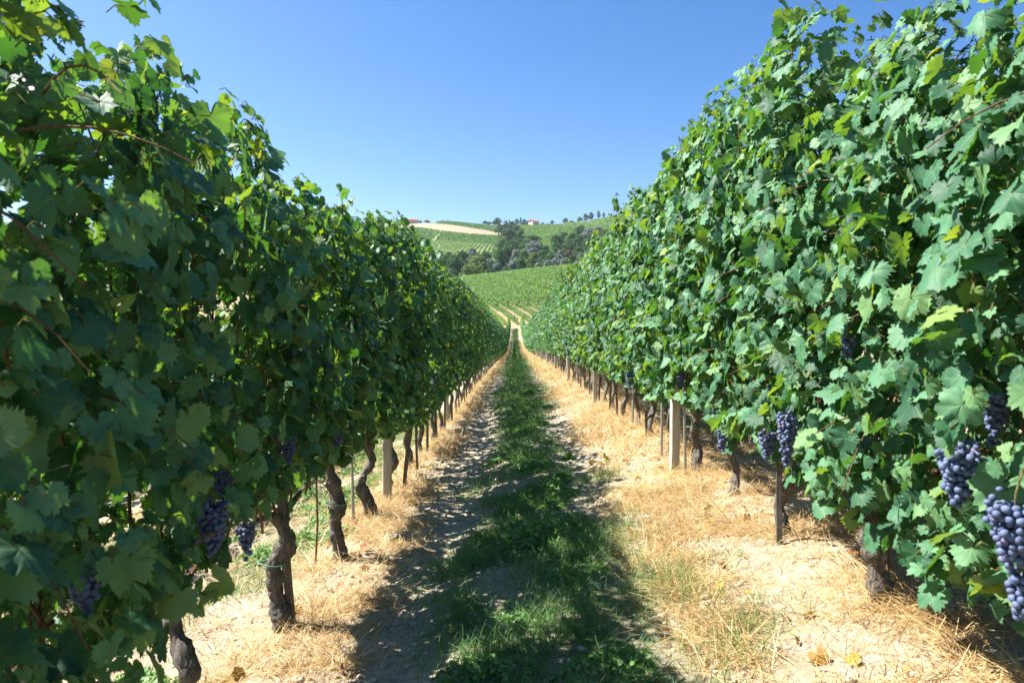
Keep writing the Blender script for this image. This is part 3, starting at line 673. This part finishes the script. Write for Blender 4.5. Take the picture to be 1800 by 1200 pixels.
# ------------------------------------------------------------------ grass, straw, weeds, clods
def blades(rng, x, y, length, width, elev, curl, seg=3, lift=.0):
    n = len(x); az = rng.uniform(0, 6.283, n); z = ground(x, y) + lift
    d = np.stack([np.cos(az) * np.cos(elev), np.sin(az) * np.cos(elev), np.sin(elev)], 1); hz = np.stack([np.cos(az), np.sin(az), 0 * az], 1)
    s = np.linspace(0, 1, seg + 1)
    P = np.stack([x, y, z - .004], 1)[:, None] + length[:, None, None] * (d[:, None] * s[None, :, None] + hz[:, None] * (curl[:, None] * s ** 2)[..., None] * .5 - np.array([0, 0, 1.])[None, None] * (curl[:, None] * s ** 2)[..., None] * .45)
    tw = az + math.pi / 2 + rng.normal(0, .5, n); wv = np.stack([np.cos(tw), np.sin(tw), rng.normal(0, .3, n)], 1)
    wd = (width[:, None] * (1 - .85 * s[None] ** 1.5))[..., None] * .5
    V = np.stack([P - wv[:, None] * wd, P + wv[:, None] * wd], 2).reshape(n, -1, 3)   # n,(seg+1)*2
    i = np.arange(seg)[:, None] * 2; q = np.concatenate([i, i + 1, i + 3, i + 2], 1)
    F = (q[None] + (np.arange(n) * (seg + 1) * 2)[:, None, None]).reshape(-1, 4)
    return V.reshape(-1, 3), F, (seg + 1) * 2
def scatter(rng, n, x0, x1, y0, y1, dens):
    x = rng.uniform(x0, x1, n); y = rng.uniform(y0, y1, n); k = rng.random(n) < dens(x, y); return x[k], y[k]
def sown(name, matn, specs, label, cat, seed):
    rng = np.random.default_rng(seed); acc = Acc()
    for (n, x0, x1, y0, y1, dens, ln, wd, el, cu, seg) in specs:
        x, y = scatter(rng, n, x0, x1, y0, y1, dens); m_ = len(x)
        cl = fbm(x * 6, y * 6, seed + 3)
        L_ = rng.uniform(*ln, m_) * (.45 + 1.1 * cl)
        V, F, per = blades(rng, x, y, L_, rng.uniform(*wd, m_), np.radians(rng.uniform(*el, m_)), rng.uniform(*cu, m_), seg)
        r_ = np.clip(rng.random(m_) * .75 + .45 * (fbm(x * 2.5, y * 2.5, seed + 9) - .3), 0, 1)
        acc.add(V, F, rnd=np.repeat(r_, per))
    o = obj(name, acc.mesh(name, M[matn])); tag(o, label, cat, kind='stuff')
sm = lambda x, y: straw_mask(x, y) * (.25 + 1.2 * sstep(.30, .62, fbm(x * 2.6, y * 2.6, 51)))
sown('dry_grass', 'straw', [
    (210000, -1.75, 2.1, 1.5, 5.5, sm, (.05, .19), (.0016, .0038), (-4, 50), (0, 1.0), 3),
    (110000, -1.8, 2.2, 5.5, 12, sm, (.07, .2), (.003, .006), (0, 60), (0, .9), 2),
    (60000, -1.8, 2.2, 12, 30, sm, (.08, .22), (.007, .014), (5, 65), (0, .8), 2),
    (50000, -1.8, 2.2, 30, 95, sm, (.1, .24), (.02, .035), (10, 70), (0, .6), 1),
    (40000, -3.9, -1.2, 2, 12, lambda x, y: .35 + .6 * sstep(.4, .6, fbm(x * 2.2, y * 2.2, 66)), (.05, .18), (.003, .006), (0, 60), (0, .9), 2),
    (9000, 3.0, 4.2, 2, 12, lambda x, y: 0 * x + 1, (.05, .18), (.003, .006), (0, 60), (0, .9), 2),
    (26000, -.7, .9, 1.5, 9, lambda x, y: (1 - green_mask(x, y)) * sstep(.45, .7, fbm(x * 3, y * 3, 61)), (.03, .10), (.0015, .003), (-4, 30), (0, 1), 2),
  ], 'golden dry straw along the foot of both vine rows', 'dry grass', 71)
gm = lambda x, y: np.clip(green_mask(x, y), 0, 1) ** 1.3 * (.2 + 1.2 * sstep(.35, .6, fbm(x * 5, y * 5, 83))) * (.6 + .4 * sstep(.4, .5, fbm(x * 4 + 9, y * 3, 88)))
sown('green_grass', 'grass', [
    (170000, -.9, 1.4, 1.5, 6, gm, (.03, .13), (.0018, .0042), (35, 85), (0, 1.0), 3),
    (100000, -.9, 1.1, 6, 14, gm, (.04, .14), (.003, .007), (35, 85), (0, 1.), 2),
    (70000, -.9, 1.1, 14, 40, gm, (.04, .13), (.008, .016), (35, 80), (0, .8), 2),
    (40000, -.9, 1.1, 40, 122, gm, (.05, .14), (.03, .05), (30, 80), (0, .6), 1),
    (220000, -3.2, -1.15, 2, 14, gm, (.03, .10), (.003, .006), (30, 80), (0, 1), 2),
    (60000, 1.7, 3.5, 2, 14, gm, (.03, .09), (.003, .006), (30, 80), (0, 1), 2),
  ], 'green grass growing down the middle of the grassy path between the rows', 'grass', 91)
rng = np.random.default_rng(131); acc = Acc()
def weedclump(cx, cy, rad, n, sz=.012, hgt=.07):
    a = rng.uniform(0, 6.283, n); r = rad * np.sqrt(rng.random(n)); x = cx + r * np.cos(a); y = cy + r * np.sin(a)
    z = ground(x, y) + rng.random(n) ** .8 * hgt * (1.05 - (r / rad) ** 2)
    J = rng.standard_normal((n, 3)); nr = np.array([0, -.1, 1.]) + .55 * J; tp = np.stack([np.cos(a), np.sin(a), -.3 + 0 * a], 1) + rng.standard_normal((n, 3)) * .5
    add_leaves(acc, np.stack([x, y, z], 1), nr, tp, rng.uniform(.6, 1.4, n) * sz, rng.random(n), 2, rng)
weedclump(.14, 3.8, .24, 1300, .013, .12); weedclump(.32, 4.0, .16, 600, .012, .09); weedclump(.05, 3.6, .12, 350, .012, .08); weedclump(-.12, 2.3, .2, 450); weedclump(.3, 2.2, .2, 450); weedclump(.22, 4.9, .25, 1200, .016, .1)
for _ in range(110):
    y = rng.uniform(1.6, 14) ; x = rng.normal(.08, .3)
    if rng.random() < green_mask(np.array(x), np.array(y)): weedclump(x, y, rng.uniform(.05, .16), int(rng.uniform(60, 320)), .011 + .0012 * y, rng.uniform(.02, .07))
for _ in range(120):
    x = rng.choice([rng.uniform(-3.2, -1.25), rng.uniform(-2.2, -1.25), rng.uniform(1.7, 3.4)]); y = rng.uniform(2, 12)
    weedclump(x, y, rng.uniform(.08, .25), int(rng.uniform(80, 350)), .015, rng.uniform(.03, .1))
tag(obj('weeds', acc.mesh('weeds', M['weed'])), 'low leafy green weeds in the path and between rows', 'weeds', kind='stuff')
acc = Acc(); n = 3600
x = np.concatenate([rng.uniform(-.9, 1.0, n), rng.uniform(-1.7, 2.0, n // 2)]); y = rng.uniform(1.6, 11, len(x))
for a, b in zip(x, y):
    s_ = rng.uniform(.003, .013) * (1.6 if rng.random() < .06 else 1)
    V = ICO * (1 + .3 * rng.random((len(ICO), 1))) * s_ * np.array([1, rng.uniform(.7, 1.2), rng.uniform(.45, .8)]); acc.add(V + (a, b, float(ground(a, b)) + s_ * .2), ICOF)
tag(obj('soil_clods', acc.mesh('soil_clods', M['clod'])), 'small dry clods and stones scattered over the bare soil', 'soil', kind='stuff')
# fallen vine leaves
acc = Acc(); n = 170; x = np.concatenate([rng.uniform(-1.3, -.6, n // 2), rng.uniform(.5, 1.5, n - n // 2)]); y = rng.uniform(1.7, 9, n)
J = rng.standard_normal((n, 3)); add_leaves(acc, np.stack([x, y, ground(x, y) + .025], 1), np.array([0, 0, 1.]) + .4 * J, rng.standard_normal((n, 3)), rng.uniform(.02, .045, n), rng.uniform(.985, 1, n), 1, rng)
tag(obj('fallen_leaves', acc.mesh('fallen_leaves', M['leaf'])), 'shrivelled red and brown vine leaves fallen in the straw', 'leaves', kind='stuff')

# ------------------------------------------------------------------ the vines too many to count: outer rows, opposite field, far slopes
rng = np.random.default_rng(171); acc = Acc()
def hedge(x, y, H, thick, per, size, lo=.45, rlo=0., rhi=.95, ang=0.):
    n = len(x) * per; xx = np.repeat(x, per); yy = np.repeat(y, per)
    z = rng.uniform(lo, H, n) ; s_ = rng.choice([-1, 1], n); o_ = s_ * thick * rng.uniform(.3, 1.1, n) * (1.15 - .5 * (z / H) ** 2); al = rng.uniform(-.6, .6, n)
    ca, sa = math.cos(ang), math.sin(ang)
    px_ = xx + o_ * ca - al * sa; py_ = yy + o_ * sa + al * ca
    pos = np.stack([px_, py_, terrain(xx, yy) + z * (.93 + .14 * vn(xx * 1.3, yy * 1.3, 5))], 1)
    nr = np.stack([s_ * ca, s_ * sa, np.full(n, .7)], 1) + rng.standard_normal((n, 3)) * .5
    add_leaves(acc, pos, nr, np.tile([0, 0, -1.], (n, 1)) + rng.standard_normal((n, 3)) * .4, rng.uniform(.7, 1.3, n) * size, rlo + (rhi - rlo) * rng.random(n), 2, rng)
yy = np.arange(100, 124.3, .5)
for r_, H in ((XL, HL - .1), (XR, HR - .2)): hedge(np.full(len(yy), r_), yy, H, .24, 40, .15)
yy = np.arange(31, 124.3, .6)
for r_ in (XLL, XRR): hedge(np.full(len(yy), r_), yy, 2.15, .33, 34, .17)
yy = np.arange(.5, 124.3, .7)
for k in range(2, 9):
    for r_ in (XL - 2.33 * k, XR + 2.33 * k): hedge(np.full(len(yy), r_), yy, 2.1, .32, 26, .17)
for x0 in np.arange(-60, 95, 2.33):          # opposite field
    yy = np.arange(129.6, 266, .8); xx = x0 - .17 * (yy - 129) - .0002 * (yy - 129) ** 2
    rv = rng.uniform(0, .35); nearf = yy < 154
    for sel, th_, sz_, pr_ in ((nearf, .16, .16, 30), (~nearf, .42, .25, 34)):
        m_ = (np.abs(xx) < 70) & sel
        if m_.any(): hedge(xx[m_], yy[m_], 1.5 if sel is nearf else 1.95, th_, pr_ if abs(x0) < 34 else 10, sz_, .3, rv, rv + .65, .17)
def block(poly, x0, x1, y0, y1, dx, dy, H, th, per, size, ang, rlo, rhi):
    gx = np.arange(x0, x1, dx); gy = np.arange(y0, y1, dy); gx, gy = np.meshgrid(gx, gy); gx = gx.ravel(); gy = gy.ravel()
    u, v = proj(gx, gy, terrain(gx, gy)); k = inpoly(u, v, poly); hedge(gx[k], gy[k], H, th, per, size, .1, rlo, rhi, ang)
block(POLY_A, -140, 0, 480, 760, 3.6, 1.3, 2.0, .35, 5, .5, 0, 0, .6)
block(POLY_B, -160, 0, 640, 900, 1.5, 3.6, 2.0, .5, 3, .8, math.pi / 2, 0, .4)
block(POLY_B2, -220, -60, 560, 960, 1.7, 3.8, 2.0, .5, 3, .85, math.pi / 2, 0, .5)
block(POLY_C, -5, 160, 500, 980, 1.7, 5.0, 2.0, .6, 3, .85, math.pi / 2, .1, .7)
block(POLY_D, 50, 230, 850, 1060, 2.2, 5.5, 2.0, .6, 2, 1.0, math.pi / 2, .2, .8)
block(POLY_E, -140, -20, 800, 1000, 1.8, 4, 2.0, .5, 3, .8, math.pi / 2, 0, .3)
tag(obj('distant_vines', acc.mesh('distant_vines', M['field_leaf'])), 'rows of vines covering the opposite field, outer rows and far slopes', 'vineyard', kind='stuff')

# ------------------------------------------------------------------ trees of the valley and ridge
TC = {'dark': ((.025, .065, .022), (.055, .125, .038), (.10, .18, .055)), 'green': ((.035, .09, .025), (.08, .17, .042), (.13, .22, .06)), 'olive': ((.06, .10, .03), (.13, .19, .045), (.20, .26, .07)),
      'silver': ((.08, .115, .085), (.16, .205, .16), (.27, .32, .26)), 'brown': ((.07, .065, .03), (.13, .12, .05), (.18, .16, .08))}
for k_, c3 in TC.items(): M['t_' + k_] = leaf_material('tree_leaf_' + k_, [(0, c3[0]), (.5, c3[1]), (1, c3[2])], [(0, c3[1]), (1, c3[2])], .2, .8, 0, .1, False)
def crown_mesh(seed, m_, n_cl, n_leaf, narrow=False):
    rng = np.random.default_rng(seed); acc = Acc()                 # unit tree: height 1, crown width 1
    for j in range(n_cl):
        a = rng.uniform(0, 6.283); h = rng.uniform(0, 1)
        prof = math.sin(math.pi * min(1, h * .8 + .22)) ** .6 if not narrow else (1 - h) ** .6
        rr = .34 * prof * math.sqrt(rng.random()); c = np.array([rr * math.cos(a), rr * math.sin(a), .22 + .66 * h]); cr = rng.uniform(.09, .19) * (.55 if narrow else 1)
        n = n_leaf; d = norm(rng.standard_normal((n, 3))); d[:, 2] = np.where(d[:, 2] < -.4, -d[:, 2], d[:, 2]); p = c + d * cr * rng.uniform(.75, 1.1, (n, 1)) * np.array([1, 1, .8])
        add_leaves(acc, p, d + .5 * rng.standard_normal((n, 3)), rng.standard_normal((n, 3)), rng.uniform(.018, .038, n), np.clip(.25 * rng.random() + .6 * rng.random(n) + .1, 0, 1), 2, rng)
    return acc.mesh('crown', M[m_])
def limbs_mesh(seed):
    rng = np.random.default_rng(seed); acc = Acc()
    V, F = tubes(np.array([(0, 0, -.05), (.01, 0, .15), (-.01, .01, .35), (.02, 0, .6)]), [.035, .026, .02, .01], 7, .1, rng); acc.add(V, F)
    for j in range(6):
        a = rng.uniform(0, 6.283); h = rng.uniform(.18, .45); e = np.array([math.cos(a) * .28, math.sin(a) * .28, h + rng.uniform(.12, .3)])
        V, F = tubes(np.array([(0, 0, h), (e[0] * .5, e[1] * .5, h + .1), e]), [.014, .009, .004], 5); acc.add(V, F)
    return acc.mesh('trunk', M['treebark'], True)
CR = {}
def crown(col, i, narrow):
    k_ = (col, i, narrow)
    if k_ not in CR: CR[k_] = crown_mesh(900 + i * 7 + len(col), 't_' + col, 34, 75, narrow)
    return CR[k_]
LB = [limbs_mesh(950 + i) for i in range(3)]
# zoomed-photo coordinates of each tree: X and Y of the crown's top, distance, crown width (same units), colour, label
def zt(X_, Y_): return 690 + X_ / 4.286, 350 + Y_ / 4.286
TREES = [
 (440, 520, 300, 90, 'silver', 'small grey-green tree at the left end of the field edge'), (560, 490, 300, 110, 'olive', 'olive green tree left of the large yellow-green tree'),
 (650, 405, 318, 190, 'olive', 'large yellow-green tree standing at the field edge'), (640, 400, 345, 150, 'brown', 'brownish topped tree behind the large yellow-green tree'), (715, 520, 306, 90, 'green', 'small green tree right of the large yellow-green tree'),
 (470, 420, 350, 120, 'dark', 'dark tree left of the valley grove, above the small grey tree'), (530, 375, 380, 120, 'dark', 'dark tree below the striped hillside vineyard'), (600, 360, 400, 110, 'silver', 'blue-grey tree below the striped hillside vineyard'),
 (700, 385, 410, 110, 'dark', 'dark tree at the right foot of the striped vineyard'), (420, 390, 420, 110, 'green', 'green tree partly hidden by the left row'), (350, 385, 440, 120, 'dark', None), (380, 440, 380, 120, 'dark', None),
 (725, 450, 330, 100, 'silver', None), (790, 470, 318, 110, 'silver', 'foremost silvery tree at the middle of the field edge'), (860, 500, 312, 80, 'dark', None), (905, 465, 322, 110, 'silver', None), (965, 450, 330, 110, 'dark', 'dark round tree among the silvery trees of the grove'),
 (1035, 470, 325, 100, 'green', None), (1100, 475, 322, 110, 'silver', 'pale silvery bushy tree right of the grove middle'), (1170, 450, 335, 100, 'silver', None), (1230, 430, 345, 110, 'silver', None), (1290, 440, 340, 110, 'silver', None), (1350, 420, 350, 110, 'dark', None), (1420, 400, 350, 110, 'silver', None), (1480, 390, 360, 110, 'green', None),
 (800, 380, 400, 120, 'dark', None), (860, 350, 430, 130, 'dark', None), (930, 375, 400, 110, 'silver', None), (990, 380, 390, 110, 'green', None), (1060, 385, 385, 100, 'olive', None), (1130, 375, 400, 110, 'dark', None), (1190, 390, 395, 110, 'green', None), (1260, 380, 400, 100, 'silver', None), (1330, 375, 410, 110, 'brown', 'brown-tinged tree at the right of the grove'), (1400, 360, 420, 110, 'dark', None),
 (1065, 310, 470, 130, 'silver', None), (1060, 262, 520, 150, 'dark', 'large dark tree on the slope below the cream house'), (1150, 350, 440, 90, 'dark', None), (830, 300, 520, 90, 'dark', None), (900, 300, 500, 110, 'dark', None), (960, 290, 540, 80, 'green', None),
 (870, 215, 640, 110, 'dark', 'tall dark tree where the ploughed field ends'), (930, 190, 700, 110, 'dark', 'dark tree on the slope left of the cream house'), (800, 180, 800, 90, 'green', None), (960, 225, 650, 80, 'green', None), (900, 165, 860, 80, 'dark', None), (850, 185, 800, 80, 'dark', None),
 (1230, 265, 560, 90, 'dark', 'dark tree above the pale track on the right slope'), (1290, 240, 600, 100, 'dark', None), (1350, 250, 580, 100, 'green', None), (1410, 195, 700, 110, 'dark', None), (1470, 215, 640, 120, 'silver', 'large silvery tree near the right row, upper slope'), (1400, 270, 540, 110, 'dark', None), (1470, 290, 520, 100, 'dark', None), (1540, 205, 680, 120, 'silver', None), (1560, 280, 560, 120, 'dark', None), (1320, 300, 520, 80, 'green', None), (1250, 330, 490, 90, 'dark', None), (1600, 230, 640, 110, 'dark', None), (1620, 330, 500, 110, 'silver', None),
 (790, 137, 965, 66, 'dark', 'dark round tree on the ridge left of the cypresses'), (765, 160, 960, 40, 'green', None), (700, 162, 975, 50, 'dark', None), (730, 168, 970, 50, 'green', None), (855, 160, 960, 34, 'dark', None), (905, 175, 950, 40, 'green', None), (935, 146, 960, 44, 'green', 'round green tree on the ridge between the two cypresses'), (990, 152, 950, 50, 'dark', 'bushy dark tree touching the cream house on its left'), (1020, 160, 960, 34, 'dark', None),
 (1128, 172, 960, 24, 'dark', 'tiny bush on the ridge right of the cream house'), (1200, 158, 985, 34, 'green', None), (1300, 142, 985, 46, 'dark', 'dark round tree on the ridge, midway along the right'), (1345, 160, 985, 34, 'dark', None), (1405, 132, 985, 50, 'green', 'green tree on the rising right ridge'), (1450, 108, 1000, 40, 'dark', 'left tree of the pair on the rising right ridge'), (1490, 94, 1000, 42, 'dark', 'right tree of the pair on the rising right ridge'), (1547, 86, 1000, 28, 'dark', 'small round lone tree on the rising right ridge'), (1585, 100, 1000, 20, 'dark', None), (1640, 108, 1000, 20, 'dark', None), (1735, 62, 1000, 26, 'dark', 'highest ridge tree, beside the right vine row'),
 (100, 135, 985, 50, 'dark', 'dark tree on the ridge left of the pink house'), (70, 150, 985, 40, 'dark', None), (215, 158, 990, 30, 'green', None), (262, 157, 985, 60, 'dark', 'low dark tree on the ridge right of the pink house'), (420, 162, 985, 40, 'green', None), (380, 168, 985, 30, 'dark', None),
 (880, 146, 960, 18, 'cyp', 'narrow cypress on the ridge, the left of two'), (965, 130, 965, 26, 'cyp', 'taller narrow cypress on the ridge, nearer the cream house')]
tr_rng = random.Random(4)
for i, (X_, Y_, D, W_, col, lab) in enumerate(TREES):
    u, v = zt(X_, Y_); narrow = col == 'cyp'; cc = 'dark' if narrow else col
    x = (u - 905) / FPX * D; zb = float(terrain(x, D)); du = (600 - v) / FPX
    ztop = CAMZ + D * (-sp + du * cp) / (cp + du * sp)
    h = max(ztop - zb, 3.0 if D > 900 else 6.0); wd = W_ / 4.286 / FPX * D * (1.5 if D < 900 else 1.35)
    root = bpy.data.objects.new('cypress' if narrow else 'tree', None); C.objects.link(root); root.location = (x, D, zb - .2); root.scale = (wd, wd, h); root.rotation_euler = (0, 0, tr_rng.uniform(0, 6.28))
    where = 'along the ridge' if D > 900 else ('in the valley grove' if D < 450 else 'on the wooded slope above the grove')
    g_ = {'along the ridge': 'ridge trees', 'in the valley grove': 'valley grove trees', 'on the wooded slope above the grove': 'trees of the wooded slope'}[where]
    if lab: tag(root, lab, 'tree', g_)
    else:
        cn = {'dark': 'dark green', 'green': 'mid green', 'silver': 'silvery grey', 'olive': 'yellow-green', 'brown': 'brownish'}[cc]
        tag(root, 'plain %s tree, one of the crowded ones %s' % (cn, where), 'tree', cn + ' ' + g_)
    obj('crown', crown(cc, i % 3, narrow), root); obj('trunk', LB[i % 3], root)
# undergrowth of the grove
rng = np.random.default_rng(41); acc = Acc()
n = 26000; y = rng.uniform(285, 640, n); u = rng.uniform(560, 1180, n); x = (u - 905) / FPX * y
_, v = proj(x, y, terrain(x, y)); k_ = ((u > 735) & (v > 452) | (u > 868) & (v > 425) & ~inpoly(u, v, POLY_C) | (u > 860) & (v > 440)) ; x, y = x[k_], y[k_]; n = len(x)
add_leaves(acc, np.stack([x, y, terrain(x, y) + rng.uniform(.1, 3.2, n)], 1), np.array([0, -.3, 1.]) + .7 * rng.standard_normal((n, 3)), rng.standard_normal((n, 3)), rng.uniform(.5, 1.2, n), rng.random(n), 2, rng)
tag(obj('undergrowth', acc.mesh('undergrowth', M['t_green'])), 'tangled green undergrowth below the valley trees', 'undergrowth', kind='stuff')

# ------------------------------------------------------------------ two farmhouses on the ridge
def house(u, y, wx, wy, hw, hr, wallm, rot, label, hip):
    x = (u - 905) / FPX * y; z = float(terrain(x, y))
    root = bpy.data.objects.new('farmhouse', None); C.objects.link(root); root.location = (x, y, z - .4); root.rotation_euler = (0, 0, R(rot)); tag(root, label, 'house')
    a, b = wx / 2, wy / 2
    acc = Acc(); V, F = box(-a, a, -b, b, -1, hw); acc.add(V, F)
    if not hip: acc.add([(-a, -b, hw), (-a, b, hw), (-a, 0, hw + hr), (a, -b, hw), (a, b, hw), (a, 0, hw + hr)], [np.array([[0, 2, 1], [3, 4, 5]])])
    obj('wall', acc.mesh('wall', M[wallm]), root)
    e = .6; i_ = b * .9 if hip else -e; acc = Acc()
    for dz in (0, .25):
        acc.add([(-a - e, -b - e, hw - .1 + dz), (a + e, -b - e, hw - .1 + dz), (a + e, b + e, hw - .1 + dz), (-a - e, b + e, hw - .1 + dz), (-a + i_, 0, hw + hr + dz), (a - i_, 0, hw + hr + dz)],
            [np.array([[0, 1, 5, 4], [2, 3, 4, 5]]), np.array([[1, 2, 5], [3, 0, 4]])])
    acc.add([(-a - e, -b - e, hw - .1), (a + e, -b - e, hw - .1), (a + e, -b - e, hw + .15), (-a - e, -b - e, hw + .15)], np.array([[0, 1, 2, 3]]))
    rf = obj('roof', acc.mesh('roof', M['roof']), root)
    V, F = box(a * .3, a * .3 + .8, .5, 1.3, hw + hr * .4, hw + hr + 1.1); obj('chimney', mesh('chimney', V, F, M[wallm]), rf)
    nw = max(2, int(wx / 3.2))
    for r_ in range(2 if hw > 5 else 1):
        for k in range(nw):
            xc = -a + wx * (k + .5) / nw; zc = 1.6 + 2.8 * r_
            V, F = box(xc - .5, xc + .5, -b - .05, -b + .1, zc, zc + 1.4); fr = obj('window', mesh('window', V, F, M['glass']), root)
            V, F = box(xc - .62, xc + .62, -b - .12, -b - .052, zc - .12, zc - .01); obj('sill', mesh('sill', V, F, M['house_cream']), fr)
    V, F = box(-.6, .6, -b - .06, -b + .1, -.2, 1.95 if nw % 2 == 0 else 1.5); obj('door', mesh('door', V, F, M['wood']), root)
    for sx_ in (-1, 1):
        V, F = box(sx_ * a - .05, sx_ * a + .05, -.5, .5, 2.9, 4.2); obj('window', mesh('window', V, F, M['glass']), root)
house(727, 985, 16, 9, 5.4, 2.0, 'house_pink', 6, 'long pink farmhouse with red hipped roof on the left ridge', True)
house(938, 955, 11, 10, 6.0, 2.6, 'house_cream', 35, 'cream farmhouse with red gabled roof beside the dark ridge trees', False)

# ------------------------------------------------------------------ the air
m = bpy.data.materials.new('air'); m.use_nodes = True; t = m.node_tree; t.nodes.remove(t.nodes['Principled BSDF'])
pv = nd(t, 'ShaderNodeVolumePrincipled'); pv.inputs['Density'].default_value = .00008; pv.inputs['Color'].default_value = (.74, .86, 1, 1); pv.inputs['Anisotropy'].default_value = .3
t.links.new(pv.outputs[0], t.nodes['Material Output'].inputs['Volume'])
V, F = box(-9500, 9500, -100, 9500, -60, 260); o = obj('haze', mesh('haze', V, F, m)); tag(o, kind='stuff', label='thin blue summer haze over the far slopes', cat='haze')
